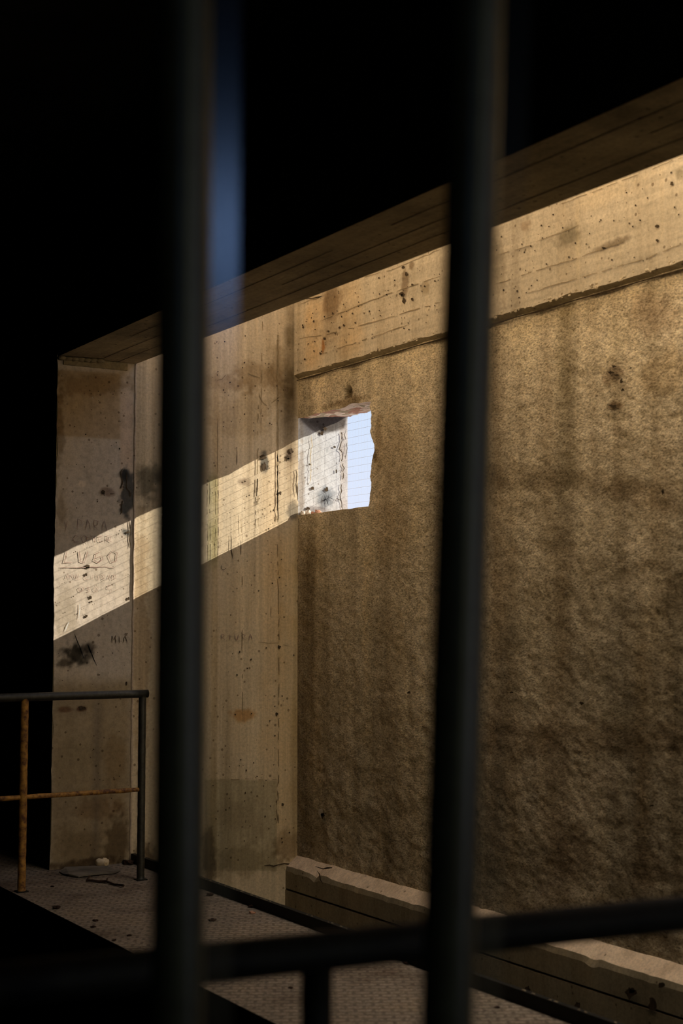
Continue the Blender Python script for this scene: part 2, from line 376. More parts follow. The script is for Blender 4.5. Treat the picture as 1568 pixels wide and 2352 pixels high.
# marks: thin strokes lying on a plane, coordinates read off the photograph
class Marks:
    def __init__(s, axis, val, off=0.0012, seed=1):
        s.axis, s.val, s.off = axis, val, off; s.mb = MB(); s.r = random.Random(seed)
    def P(s, px, py):
        p = at(px, py, s.axis, s.val); p[s.axis] -= s.off; return Vector(p)
    def stroke(s, pts, wpx=2.0, jit=0.6, mi=0, step=10, broken=0.0):
        q = []
        for (a, b) in zip(pts[:-1], pts[1:]):
            n = max(1, int(math.hypot(b[0] - a[0], b[1] - a[1]) / step))
            for i in range(n): q.append((a[0] + (b[0] - a[0]) * i / n, a[1] + (b[1] - a[1]) * i / n))
        q.append(pts[-1])
        q = [(x + s.r.gauss(0, jit), y + s.r.gauss(0, jit)) for x, y in q]
        L_, R_ = [], []
        for i, (x, y) in enumerate(q):
            a = q[max(0, i - 1)]; b = q[min(len(q) - 1, i + 1)]; dx, dy = b[0] - a[0], b[1] - a[1]; l = math.hypot(dx, dy) or 1
            h = wpx / 2 * s.r.uniform(0.6, 1.3) * (0.35 if i in (0, len(q) - 1) else 1)
            L_.append(s.P(x - dy / l * h, y + dx / l * h)); R_.append(s.P(x + dy / l * h, y - dx / l * h))
        for i in range(len(q) - 1):
            if s.r.random() < broken: continue
            s.mb.quad([L_[i], L_[i + 1], R_[i + 1], R_[i]], mi)
    def splat(s, px, py, rx, ry, mi=0, n=11, rag=0.35):
        pts = []
        for k in range(n):
            t = 2 * math.pi * k / n; q = 1 + s.r.uniform(-rag, rag)
            pts.append(s.P(px + rx * q * math.cos(t), py + ry * q * math.sin(t)))
        s.mb.quad(pts, mi)
    def build(s, name, mats, parent): return s.mb.build(name, mats, parent)

GLYPH = {
 'A': [[(0, 1), (.5, 0), (1, 1)], [(.2, .65), (.8, .6)]], 'B': [[(0, 0), (0, 1), (.8, .8), (.1, .5), (.7, .2), (0, 0)]],
 'C': [[(1, .1), (.4, 0), (0, .5), (.3, .95), (1, .9)]], 'D': [[(0, 0), (0, 1), (.9, .6), (.6, .1), (0, 0)]],
 'E': [[(1, .05), (.2, .1), (0, .5), (.2, .95), (1, .9)], [(.1, .5), (.8, .45)]], 'G': [[(.9, .1), (.2, .3), (0, .8), (.5, 1), (1, .7), (.9, .45), (.3, .6)]],
 'I': [[(.5, 0), (.5, 1)]], 'L': [[(.3, 0), (0, 1), (1, .95)]], 'M': [[(0, 1), (.1, 0), (.5, .6), (.9, 0), (1, 1)]],
 'N': [[(0, 1), (.1, 0), (.9, 1), (1, 0)]], 'O': [[(.5, 0), (0, .4), (.3, 1), (.9, .8), (1, .2), (.5, 0)]], 'P': [[(.1, 1), (.15, 0), (.9, .15), (.8, .5), (.15, .55)]],
 'R': [[(.1, 1), (.15, 0), (.9, .15), (.7, .5), (.2, .55), (1, 1)]], 'S': [[(1, 0), (.2, .1), (.1, .45), (.9, .6), (.7, 1), (0, .95)]],
 'T': [[(0, 0), (1, 0)], [(.5, 0), (.5, 1)]], 'U': [[(0, 0), (.2, .9), (.6, 1), (1, 0)]], 'V': [[(0, 0), (.5, 1), (1, 0)]], 'Y': [[(0, 0), (.5, .5)], [(1, 0), (.2, 1)]]}
def write(mk, text, x, y, wd, h, gap, wpx, mi, slope=0.0):
    for ch in text:
        if ch != ' ':
            for st in GLYPH[ch]: mk.stroke([(x + a * wd, y + b * h + slope * a * wd) for a, b in st], wpx, 0.5, mi, step=6)
        x += wd + gap; y += slope * (wd + gap)

# ================================================================== STRUCTURE
R_ = lambda a, b, st: np.linspace(a, b, max(2, int(round(abs(b - a) / st)) + 1))

# ---- end wall (plane Y = L): X XF..XW
def end_stain(U, V):
    p = Paint(U, V, 1, L, 3)
    p.vband(655, 680, 690, 1000, (0.26, 0.23, 0.17), 1.0, 9, fade=60)
    p.vband(654, 676, 960, 1190, (0.45, 0.40, 0.33), 0.7, 9, fade=60)
    p.vband(640, 683, 860, 1010, (0.35, 0.32, 0.27), 0.7, 16, fade=50)
    p.vband(655, 692, 1030, 1060, (0.35, 0.30, 0.25), 0.6, 10, fade=25)
    p.blob(600, 870, 70, 40, (0.55, 0.47, 0.36), 0.7)
    p.blob(520, 880, 70, 18, (0.6, 0.52, 0.42), 0.5)
    p.blob(560, 960, 80, 60, (0.72, 0.66, 0.55), 0.6)
    p.blob(640, 870, 26, 90, (0.5, 0.44, 0.34), 0.6)
    p.blob(608, 1060, 11, 30, (0.22, 0.25, 0.30), 0.95, 0.4)
    p.blob(664, 1045, 12, 26, (0.22, 0.18, 0.16), 0.9, 0.5)
    p.blob(560, 1107, 18, 8, (0.5, 0.46, 0.45), 0.8)
    p.blob(672, 1172, 14, 20, (0.35, 0.36, 0.38), 0.85)
    p.vband(477, 500, 1090, 1300, (0.55, 0.62, 0.45), 0.85, 2, fade=20)
    p.vband(486, 500, 800, 2000, (0.72, 0.66, 0.52), 0.6, 3, fade=60)
    p.vband(636, 690, 1250, 1950, (1.0, 0.86, 0.62), 0.6, 8, fade=100)
    p.vband(600, 640, 1100, 1780, (1.0, 0.82, 0.58), 0.45, 18, fade=120)
    p.blob(560, 1640, 26, 16, (0.75, 0.5, 0.25), 0.8)
    p.poly([(470, 1790), (636, 1792), (636, 2000), (470, 2000)], 0.006, (0.66, 0.68, 0.62), 0.85, 0.3)
    p.blob(560, 1880, 60, 60, (0.6, 0.55, 0.5), 0.5)
    p.blob(560, 1980, 90, 40, (0.5, 0.46, 0.38), 0.6)
    p.blob(660, 1940, 34, 36, (0.45, 0.38, 0.28), 0.7)
    p.blob(480, 1960, 16, 70, (0.25, 0.22, 0.18), 0.8)
    p.blob(340, 1110, 34, 46, (0.20, 0.21, 0.20), 0.9, 0.6)
    p.blob(322, 1500, 20, 300, (0.6, 0.5, 0.38), 0.6)
    p.blob(330, 2000, 40, 60, (0.2, 0.16, 0.12), 0.9)
    p.vband(672, 700, 1200, 1960, (0.62, 0.60, 0.42), 0.5, 6, fade=60)
    return p.s
end, _ = grid('wall_end', R_(XF, XW + 0.002, 0.006), R_(PIT, 4.2, 0.009), lambda U, V, D: np.stack([U, L + D, V], -1),
     [M['end']], end_stain, dispfn=lambda U, V: 0.003 * (fbm(U * 6, V * 1.2, 51) - 0.5) + 0.012 * np.clip(fbm(U * 5, V * 5, 8) - 0.62, 0, 1) * 2)
mk = Marks(1, L, 0.006, 5)
mk.stroke([(602, 720), (600, 830), (598, 1000)], 1.5, 0.5, 1, broken=0.35)
mk.stroke([(592, 930), (590, 1080), (592, 1210)], 2, 0.5, 1, broken=0.2)
mk.stroke([(637, 760), (637, 1020), (636, 1205)], 3.0, 0.6, 1, broken=0.1)
mk.stroke([(636, 1040), (637, 1200)], 2.6, 0.5, 0, broken=0.1)
mk.stroke([(636, 1210), (640, 1500), (638, 1900)], 1.3, 0.5, 1, broken=0.5)
mk.stroke([(590, 1060), (588, 1160)], 1.8, 0.5, 0, broken=0.3)
mk.stroke([(543, 1030), (543, 1068)], 1.8, 0.2, 0)
mk.stroke([(530, 1228), (530, 1262), (534, 1282)], 2.0, 0.4, 0)
mk.stroke([(552, 1240), (552, 1275)], 1.6, 0.3, 0)
mk.stroke([(535, 1265), (536, 1278)], 1.2, 0.3, 1)
mk.stroke([(508, 1298), (507, 1306), (513, 1309), (518, 1305)], 1.8, 0.2, 0)
mk.stroke([(499, 1095), (500, 1190), (499, 1282)], 1.2, 0.3, 0, broken=0.1)
mk.stroke([(480, 1105), (481, 1190), (482, 1290)], 1.2, 0.3, 0, broken=0.1)
mk.stroke([(499, 960), (499, 1090)], 1.4, 0.3, 1)
mk.stroke([(554, 1245), (552, 1180)], 1.2, 0.4, 1, broken=0.4)
mk.stroke([(605, 870), (560, 855), (530, 860), (490, 878)], 1.4, 2.0, 1, broken=0.3)
mk.stroke([(650, 900), (628, 920), (610, 930), (590, 905)], 1.6, 2.0, 1, broken=0.2)
mk.stroke([(605, 1990), (640, 1986), (668, 1984), (690, 1972)], 3.5, 1.5, 0, broken=0.05)
mk.stroke([(592, 1476), (640, 1478), (664, 1484)], 1.6, 1.2, 1, broken=0.3)
mk.stroke([(621, 1395), (621, 1418)], 1.3, 0.3, 0)
mk.stroke([(495, 1791), (560, 1789), (636, 1792)], 1.4, 0.8, 1, broken=0.2)
mk.stroke([(636, 1795), (636, 1900)], 1.4, 0.8, 1, broken=0.4)
mk.stroke([(555, 1262), (556, 1640)], 1.0, 0.3, 1, broken=0.6)
for k in range(150):
    x, y = mk.r.uniform(485, 675), mk.r.uniform(760, 1950); r = mk.r.choice([0.8, 1.0, 1.3, 1.8])
    mk.splat(x, y, r, r * mk.r.uniform(0.8, 1.5), 0, 6)
for x, y, a, b in ((602, 1050, 7, 6), (668, 1036, 4, 5), (660, 1055, 4, 3), (561, 1106, 2.5, 2), (642, 1133, 3.5, 4), (571, 1138, 2, 2), (662, 1050, 5, 4), (635, 1640, 3, 4), (648, 1848, 3, 3), (640, 1486, 3.5, 4), (606, 1072, 5, 10)):
    mk.splat(x, y, a, b, 0)
write(mk, 'RIURA', 506, 1456, 9, 14, 7, 1.5, 2)
mk.build('surface_marks', [M['mark'], M['soft'], M['ink']], end)['label'] = 'dark cracks, pits and board joint lines'

# ---- inner wall: jamb face (plane Y = L, X XN..XF)
def jamb_stain_shade(U, V):
    p = Paint(U, V, 1, L, 23)
    p.poly([(120, 848), (276, 858), (276, 1010), (120, 1000)], 0.010, (0.72, 0.60, 0.42), 0.8, 0.2)  # shade below the header painted into the top of the jamb
    p.blob(200, 880, 110, 30, (0.55, 0.45, 0.3), 0.6)
    p.blob(135, 960, 14, 120, (0.45, 0.38, 0.28), 0.8)
    p.blob(292, 1130, 17, 55, (0.16, 0.19, 0.22), 1.0, 0.35)
    p.blob(285, 1092, 12, 12, (0.25, 0.25, 0.25), 0.8)
    p.blob(250, 1130, 18, 9, (0.45, 0.36, 0.32), 0.8)
    p.blob(291, 1223, 13, 9, (0.2, 0.24, 0.27), 0.9)
    p.blob(188, 1113, 9, 8, (1.25, 1.22, 1.2), 1.0)
    p.blob(150, 1400, 30, 60, (0.72, 0.70, 0.64), 0.8)
    p.blob(140, 1170, 12, 60, (0.55, 0.5, 0.42), 0.7)
    p.blob(170, 1505, 42, 26, (0.10, 0.10, 0.09), 1.0, 0.6, 1.6)
    p.blob(200, 1490, 22, 16, (0.14, 0.13, 0.12), 0.95, 0.6)
    p.blob(150, 1522, 24, 18, (0.16, 0.15, 0.13), 0.9)
    p.blob(148, 1630, 20, 8, (0.45, 0.28, 0.22), 0.8); p.blob(187, 1628, 11, 7, (0.38, 0.2, 0.16), 0.85)
    p.blob(170, 1760, 50, 70, (0.8, 0.8, 0.75), 0.6); p.blob(265, 1760, 24, 90, (0.62, 0.5, 0.33), 0.5)
    p.blob(215, 1860, 60, 30, (0.62, 0.5, 0.4), 0.6); p.blob(175, 1940, 60, 50, (0.55, 0.5, 0.42), 0.6)
    p.blob(270, 1935, 30, 60, (0.3, 0.26, 0.2), 0.85); p.blob(200, 1985, 110, 14, (0.25, 0.2, 0.16), 0.9)
    p.poly([(110, 1570), (306, 1560), (306, 2000), (110, 2000)], 0.06, (0.62, 0.55, 0.40), 0.9, 0.8)  # darker and browner over the lower jamb
    p.vband(276, 305, 900, 1180, (1.05, 0.92, 0.82), 0.8, 4, fade=40)
    return p.s
inner = empty('wall_inner', (XN, L, 0)); inner['kind'] = 'structure'
def jamb_edge(U, V):
    w_ = np.clip(1 - (U - XN) / 0.05, 0, 1)
    return U + w_ * (0.022 * (fbm(V * 9, V * 0 + 3, 77) - 0.5)), V
jo, _ = grid('jamb', R_(XN, XF, 0.006), R_(0.0, HZ + 0.01, 0.008), lambda U, V, D: np.stack([U, L + D, V], -1), [M['jamb']], jamb_stain_shade,
     dispfn=lambda U, V: 0.004 * (fbm(U * 4, V * 3, 15) - 0.5) + 0.0 * U, parent=None, kind=None, extra=jamb_edge)
jo.parent = inner; jo.matrix_parent_inverse = Matrix.Translation(-inner.location)
mb = MB()
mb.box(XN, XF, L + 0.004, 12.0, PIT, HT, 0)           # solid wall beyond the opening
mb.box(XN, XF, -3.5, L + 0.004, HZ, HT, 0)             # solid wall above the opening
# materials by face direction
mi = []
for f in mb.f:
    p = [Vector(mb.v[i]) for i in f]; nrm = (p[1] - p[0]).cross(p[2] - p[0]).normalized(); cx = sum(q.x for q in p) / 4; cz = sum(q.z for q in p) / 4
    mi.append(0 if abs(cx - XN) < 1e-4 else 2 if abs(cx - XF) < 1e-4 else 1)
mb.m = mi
mb.build('solid_wall', [M['unlit'], M['header'], M['shaft']], inner)
# broken trim block under the header and the raised joint between jamb and end wall
mb = MB(); mb.box(XN + 0.03, XF - 0.055, L - 0.014, L + 0.003, HZ - 0.045, HZ - 0.002); mb.build('lintel_bearing', M['header'], inner)
mb = MB(); mb.tube([(XF + 0.0015 * math.sin(i * 1.7), L - 0.003, i * HZ / 60) for i in range(61)], 0.006, 8, jit=0.15); mb.build('joint_strip', M['jamb2'], inner)
mk = Marks(0, 0, 0.0); 
# board joints on the soffit
mb = MB(); rr = random.Random(4)
for x0 in (XN + 0.12, XN + 0.235, XN + 0.35):
    y = 0.5
    while y < L - 0.15:
        d = rr.uniform(0.3, 0.9); y1 = min(y + d, L - 0.02)
        if rr.random() < 0.82: mb.quad([(x0, y, HZ - 0.002), (x0 + 0.004, y, HZ - 0.002), (x0 + 0.005, y1, HZ - 0.002), (x0, y1, HZ - 0.002)])
        y = y1
mb.build('board_joints', [M['mark']], inner)
def lump(mb, c, r, rnd, mi=0, sub=2, rag=0.35, flat=1.0):
    bm = bmesh.new(); bmesh.ops.create_icosphere(bm, subdivisions=sub, radius=1)
    sd = rnd.uniform(0, 99); base = len(mb.v)
    for v in bm.verts:
        k = 1 + rag * mnoise.noise(v.co * 1.7 + Vector((sd, sd, sd))) + rag * 0.5 * mnoise.noise(v.co * 4 + Vector((sd, 0, sd)))
        mb.v.append((c[0] + v.co.x * r[0] * k, c[1] + v.co.y * r[1] * k, c[2] + v.co.z * r[2] * k * flat))
    for f in bm.faces: mb.f.append(tuple(base + v.index for v in f.verts)); mb.m.append(mi)
    bm.free()
mb = MB(); rr = random.Random(8)
for k in range(7): lump(mb, (XN + 0.02 + 0.035 * k, L - 0.02 - 0.005 * k, HZ - 0.012), (0.03, 0.025, 0.012), rr)
mb.build('crumbled_corner', M['header'], inner, smooth=True)
# writing and marks on the jamb
mk = Marks(1, L, 0.0045, 9)
write(mk, 'Y', 146, 1196, 9, 26, 6, 1.3, 0); write(mk, 'PARA', 176, 1192, 12, 24, 7, 1.4, 0, 0.04)
write(mk, 'COMER', 167, 1230, 13, 16, 6, 1.5, 0)
write(mk, 'LUGO', 147, 1264, 20, 29, 14, 1.8, 0)
mk.stroke([(138, 1303), (200, 1303), (240, 1302), (266, 1305)], 1.7, 0.4, 0)
write(mk, 'ANL', 150, 1318, 10, 13, 3, 1.2, 0); write(mk, 'CIUDAD', 194, 1320, 9, 12, 4, 1.1, 0)
write(mk, 'OSO', 180, 1348, 11, 11, 6, 1.2, 0); write(mk, 'S', 244, 1344, 13, 18, 0, 1.2, 0)
write(mk, 'MIA', 256, 1460, 9, 18, 4, 1.4, 1)
mk.stroke([(170, 1455), (186, 1495), (192, 1512), (182, 1504)], 1.4, 0.4, 3); mk.stroke([(200, 1480), (214, 1512), (222, 1530)], 2.6, 0.5, 3)
mk.stroke([(183, 1387), (182, 1404), (180, 1422)], 2.2, 0.3, 2); mk.stroke([(158, 1428), (148, 1452)], 2.0, 0.3, 2)
for x, y in ((212, 1035), (216, 1028), (208, 1048), (214, 1052), (209, 1062), (225, 1000), (211, 912)): mk.stroke([(x, y), (x + 2, y + 4)], 1.4, 0.4, 2)
for x, y, a, b in ((197, 1320, 3, 3), (207, 1372, 3, 4), (197, 1415, 3, 4), (209, 1382, 3, 2), (237, 1131, 4, 5), (292, 1223, 4, 3), (294, 1375, 3, 3), (274, 1031, 1.5, 2), (196, 998, 2, 1.6), (200, 1302, 5, 4), (223, 1152, 1.5, 1.5), (188, 1626, 8, 5), (290, 1569, 2, 5)):
    mk.splat(x, y, a, b, 1)
mk.stroke([(296, 1190), (298, 1230), (297, 1260)], 3, 0.8, 1, broken=0.2)
mk.stroke([(282, 1080), (280, 1130), (278, 1185)], 3, 2, 1, broken=0.25); mk.stroke([(288, 1085), (292, 1120), (300, 1150)], 3, 2, 1, broken=0.2)
mk.stroke([(250, 1120), (236, 1128), (240, 1138), (262, 1133)], 1.6, 1, 1, broken=0.2)
for k in range(150):
    x, y = mk.r.uniform(132, 300), mk.r.uniform(880, 1970); r = mk.r.choice([0.7, 0.9, 1.3]); mk.splat(x, y, r, r, 1, 6)
mk.build('scratched_writing', [M['ink'], M['mark'], M['white'], M['jamb']], inner)['label'] = 'thin handwritten capitals, scrapes and pits'

# ---- right wall (plane X = XW) with ragged window at the far corner
wr = empty('wall_right', (XW, L, 0)); wr['kind'] = 'structure'
ys = np.concatenate([R_(-2.0, 3.6, 0.1)[:-1], R_(3.6, WY0, 0.009)[:-1], R_(WY0, L, 0.007)])
zs = np.concatenate([R_(PIT, LEDZ - 0.3, 0.1)[:-1], R_(LEDZ - 0.3, WZ0, 0.009)[:-1], R_(WZ0, WZ1, 0.007)[:-1], R_(WZ1, LIPZ + 0.12, 0.009)])
iy = int(np.argmin(abs(ys - WY0))); iz0 = int(np.argmin(abs(zs - WZ0))); iz1 = int(np.argmin(abs(zs - WZ1)))
def ragged(U, V):
    # chips along the right edge, the top and the sill
    dz = 0.040 * (fbm(V * 22, V * 0 + 1, 31, 3) - 0.5) - 0.030 * np.exp(-((V - (WZ0 + 0.33)) / 0.09) ** 2) + 0.020 * np.exp(-((V - (WZ0 + 0.00)) / 0.06) ** 2) - 0.012
    wY = np.exp(-((U - WY0) / 0.05) ** 2) * sstep(WZ0 - 0.06, WZ0, V) * (1 - sstep(WZ1, WZ1 + 0.06, V))
    U2 = U + dz * wY
    dt = 0.018 * (fbm(U * 10, U * 0 + 7, 32, 3) - 0.5) + 0.012 * np.exp(-((U - 7.06) / 0.09) ** 2)
    db = 0.005 * (fbm(U * 12, U * 0 + 5, 33, 3) - 0.5)
    inw = sstep(WY0 - 0.05, WY0, U)
    V2 = V + dt * np.exp(-((V - WZ1) / 0.05) ** 2) * inw + db * np.exp(-((V - WZ0) / 0.04) ** 2) * inw
    return U2, V2
def wr_tone(U, V):
    p = Paint(U, V, 0, XW, 61)
    p.vband(1275, 1320, 640, 1180, (0.52, 0.50, 0.43), 0.85, 18, fade=60)  # soft darker vertical and horizontal bands with irregular edges
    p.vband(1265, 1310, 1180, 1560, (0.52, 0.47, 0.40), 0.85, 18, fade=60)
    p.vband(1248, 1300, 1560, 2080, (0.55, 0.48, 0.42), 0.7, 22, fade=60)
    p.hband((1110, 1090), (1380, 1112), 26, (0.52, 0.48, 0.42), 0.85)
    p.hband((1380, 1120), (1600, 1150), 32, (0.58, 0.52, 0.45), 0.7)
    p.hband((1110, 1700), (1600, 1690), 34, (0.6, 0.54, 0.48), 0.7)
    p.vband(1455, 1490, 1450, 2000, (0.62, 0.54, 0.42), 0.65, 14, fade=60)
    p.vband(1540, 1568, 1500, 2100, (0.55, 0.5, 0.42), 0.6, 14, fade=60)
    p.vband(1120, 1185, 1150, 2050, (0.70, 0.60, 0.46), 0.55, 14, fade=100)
    p.vband(1120, 1155, 740, 1100, (0.6, 0.56, 0.5), 0.6, 18, fade=60)
    p.vband(690, 745, 1220, 1960, (0.58, 0.52, 0.42), 0.6, 18, fade=80)
    p.vband(695, 730, 1210, 1400, (0.5, 0.46, 0.36), 0.5, 18, fade=80)
    p.vband(862, 930, 1380, 2040, (0.74, 0.66, 0.54), 0.5, 16, fade=100)
    p.vband(870, 930, 960, 1060, (0.7, 0.62, 0.5), 0.5, 16, fade=60)
    p.vband(858, 940, 1020, 1300, (0.72, 0.62, 0.5), 0.5, 12, fade=60)
    p.vband(835, 856, 1230, 1800, (1.25, 1.2, 1.1), 0.7, 8, fade=80)
    p.vband(945, 962, 800, 1250, (1.2, 1.18, 1.1), 0.6, 6, fade=60)
    p.blob(1500, 720, 60, 60, (0.55, 0.48, 0.42), 0.7); p.blob(1410, 860, 26, 22, (0.42, 0.34, 0.28), 0.7); p.blob(1412, 932, 18, 12, (0.35, 0.27, 0.2), 0.8)
    p.blob(1520, 860, 60, 50, (0.7, 0.62, 0.5), 0.6); p.blob(1560, 1370, 60, 60, (0.5, 0.46, 0.4), 0.7); p.blob(1440, 1120, 50, 26, (0.5, 0.46, 0.4), 0.7)
    p.blob(1420, 1660, 40, 40, (0.62, 0.6, 0.5), 0.6); p.blob(1320, 1960, 60, 70, (0.5, 0.44, 0.38), 0.7); p.blob(1480, 2000, 60, 60, (0.5, 0.42, 0.34), 0.6)
    p.blob(798, 905, 12, 15, (0.2, 0.17, 0.12), 0.95, 0.4); p.blob(790, 925, 60, 12, (0.4, 0.34, 0.26), 0.8)
    p.blob(860, 1040, 8, 18, (0.35, 0.3, 0.22), 0.9); p.blob(868, 1010, 10, 60, (0.6, 0.52, 0.4), 0.7)
    p.blob(1200, 800, 40, 60, (1.2, 1.2, 1.15), 0.5); p.blob(1420, 780, 30, 50, (1.2, 1.2, 1.15), 0.4)
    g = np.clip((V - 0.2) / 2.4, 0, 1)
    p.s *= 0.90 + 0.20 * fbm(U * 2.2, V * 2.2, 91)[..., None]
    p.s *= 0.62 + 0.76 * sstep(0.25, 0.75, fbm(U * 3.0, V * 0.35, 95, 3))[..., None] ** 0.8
    return p.s
def wr_disp(U, V):
    d = 0.012 * (fbm(U * 7, V * 9, 40, 4) - 0.5) + 0.007 * (fbm(U * 30, V * 38, 44, 3) - 0.5)
    fade = 1 - np.exp(-((U - L) / 0.03) ** 2)
    hole = -0.05 * np.exp(-(((U - at(798, 900, 0, XW)[1]) / 0.028) ** 2 + ((V - at(798, 900, 0, XW)[2]) / 0.030) ** 2))
    return d * fade + hole
face, PW = grid('render_face', ys, zs, lambda U, V, D: np.stack([XW - D, U, V], -1), [M['plaster']], wr_tone,
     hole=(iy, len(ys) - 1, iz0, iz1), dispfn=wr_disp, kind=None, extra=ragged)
face.parent = wr; face.matrix_parent_inverse = Matrix.Translation(-wr.location)
# outer shell (keeps daylight out)
mb = MB()
mb.box(XW + 0.06, XO, -2.0, WY0 - 0.03, PIT, WT); mb.box(XW + 0.06, XO, WY0 - 0.03, L + 0.3, PIT, WZ0 - 0.03); mb.box(XW + 0.06, XO, WY0 - 0.03, L + 0.3, WZ1 + 0.10, WT)
mb.build('masonry', M['shaft'], wr)
# raised band (upper beam) with broken lip
def beam_tone(U, V):
    p = Paint(U, V, 0, XB, 71)
    p.vband(740, 775, 660, 800, (0.62, 0.5, 0.36), 0.8, 8, fade=30); p.blob(760, 690, 20, 40, (0.5, 0.42, 0.34), 0.8)
    p.vband(700, 740, 690, 840, (1.1, 0.86, 0.58), 0.8, 14, fade=30); p.vband(776, 830, 640, 820, (1.05, 0.85, 0.6), 0.7, 14, fade=40)
    p.blob(742, 795, 4, 16, (0.6, 0.32, 0.12), 0.9)
    p.blob(1305, 545, 34, 26, (0.5, 0.5, 0.46), 0.9); p.vband(1275, 1325, 440, 700, (0.74, 0.7, 0.64), 0.6, 14, fade=40)  # darker patch and vertical band on the beam
    p.blob(1400, 562, 50, 10, (0.4, 0.36, 0.32), 0.8); p.blob(1140, 600, 22, 60, (0.6, 0.58, 0.52), 0.6); p.blob(1205, 520, 18, 20, (0.62, 0.5, 0.4), 0.6)
    p.blob(930, 650, 8, 30, (0.4, 0.33, 0.26), 0.8); p.blob(945, 610, 6, 8, (0.4, 0.33, 0.26), 0.8); p.blob(975, 660, 12, 16, (0.6, 0.55, 0.45), 0.7)
    p.vband(1322, 1330, 470, 640, (1.3, 1.28, 1.2), 0.8, 3, fade=30); p.blob(1560, 400, 16, 20, (0.5, 0.5, 0.46), 0.8)
    p.blob(1400, 440, 80, 30, (1.15, 1.1, 1.0), 0.5); p.vband(683, 690, 640, 870, (0.5, 0.44, 0.36), 0.5, 4, fade=20)
    return p.s
def lip_edge(U, V):
    w_ = np.clip(1 - (V - LIPZ) / 0.05, 0, 1)
    return U, V + w_ * (0.012 + 0.016 * (fbm(U * 9, U * 0 + 2, 82) - 0.5) + 0.02 * np.clip(fbm(U * 3, U * 0 + 9, 83) - 0.55, 0, 1))
bo, PB = grid('upper_band', R_(3.0, L, 0.009), R_(LIPZ, WT, 0.009), lambda U, V, D: np.stack([XB - D, U, V], -1), [M['beam']], beam_tone,
     dispfn=lambda U, V: 0.004 * (fbm(U * 5, V * 5, 16) - 0.5), kind=None, extra=lip_edge)
bo.parent = wr; bo.matrix_parent_inverse = Matrix.Translation(-wr.location)
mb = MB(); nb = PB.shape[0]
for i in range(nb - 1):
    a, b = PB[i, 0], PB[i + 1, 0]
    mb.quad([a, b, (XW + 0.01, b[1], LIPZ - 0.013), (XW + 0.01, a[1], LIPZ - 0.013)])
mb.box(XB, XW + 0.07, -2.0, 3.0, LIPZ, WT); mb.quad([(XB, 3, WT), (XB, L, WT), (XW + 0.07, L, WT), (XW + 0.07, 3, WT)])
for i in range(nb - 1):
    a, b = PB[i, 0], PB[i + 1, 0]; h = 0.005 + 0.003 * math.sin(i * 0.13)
    mb.quad([(XW - 0.012, a[1], LIPZ - 0.014), (XW - 0.012, b[1], LIPZ - 0.014), (XW - 0.010, b[1], LIPZ - 0.017 - h), (XW - 0.010, a[1], LIPZ - 0.017 - h)], 1)  # dark strip painted as the thin shadow line under the band
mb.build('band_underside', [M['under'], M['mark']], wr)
mk = Marks(0, XB, 0.004, 12)
for ln in (((1279, 473), (1568, 361)), ((1230, 557), (1330, 518)), ((1138, 654), (1232, 622), (1326, 593), (1438, 553)), ((1203, 676), (1326, 640), (1489, 593), (1568, 560)), ((1145, 585), (1232, 560)),
           ((740, 735), (840, 696), (900, 672), (1010, 635)), ((690, 778), (750, 768), (860, 740), (1012, 694)), ((740, 812), (820, 786), (940, 745)), ((686, 700), (740, 680)), ((740, 660), (900, 620), (1010, 573))):
    mk.stroke(list(ln), 1.5, 0.7, 0, step=12, broken=0.25)
mk.stroke([(700, 688), (742, 680)], 3, 0.6, 1)
for k in range(170):
    x = mk.r.choice([mk.r.uniform(690, 1010), mk.r.uniform(1130, 1568)]); lo = 1424 - 0.375 * (x + 1225); hi = 1424 - 0.305 * (x + 1225)
    r = mk.r.choice([0.8, 1.0, 1.4, 2.0]); mk.splat(x, mk.r.uniform(lo, hi), r, r * 1.2, 1, 6)
for x, y, a, b in ((927, 614, 3, 4), (934, 630, 3, 4), (948, 654, 3, 2), (928, 690, 4, 8), (924, 676, 6, 5), (948, 688, 3, 4), (737, 812, 3, 3), (746, 778, 3, 3), (1544, 422, 4, 5), (1511, 553, 4, 3), (1388, 570, 4, 3), (1440, 443, 2, 2), (1510, 520, 4, 5)): mk.splat(x, y, a, b, 1)
mk.build('board_joint_lines', [M['soft'], M['mark']], wr)
# crumbs along the lip
mb = MB(); rr = random.Random(2)
for k in range(120):
    y = rr.choice([rr.uniform(4.4, 5.9), rr.uniform(4.4, 7.6)]); q = rr.uniform(0.003, 0.010)
    lump(mb, (XB + 0.002, y, LIPZ + 0.012 + rr.uniform(-0.006, 0.016)), (q * 0.7, q * 1.8, q), rr, 0, 1, 0.5)
mb.build('crumbling_lip', M['beam2'], wr)['kind'] = 'stuff'
# plaster scars on the right wall face
mk = Marks(0, XW, 0.010, 14)
mk.splat(740, 1866, 6, 10, 0); mk.splat(744, 1873, 4, 7, 1)
mk.stroke([(566 + 240, 0 + 850), (830, 846)], 1.4, 0.6, 1)
for x, y, a, b in ((1413, 842, 5, 3), (1405, 856, 8, 4), (1430, 876, 4, 5), (1434, 896, 4, 3), (1412, 934, 9, 4), (1452, 846, 3, 2), (1420, 862, 5, 2), (942, 1590, 4, 3), (1178, 1590, 5, 2), (1340, 1615, 5, 4), (1500, 1850, 4, 2), (1525, 1130, 3, 7)): mk.splat(x, y, a, b, 1, 12, 0.5)
mk.build('plaster_scars', [M['rubble'], M['mark']], wr)

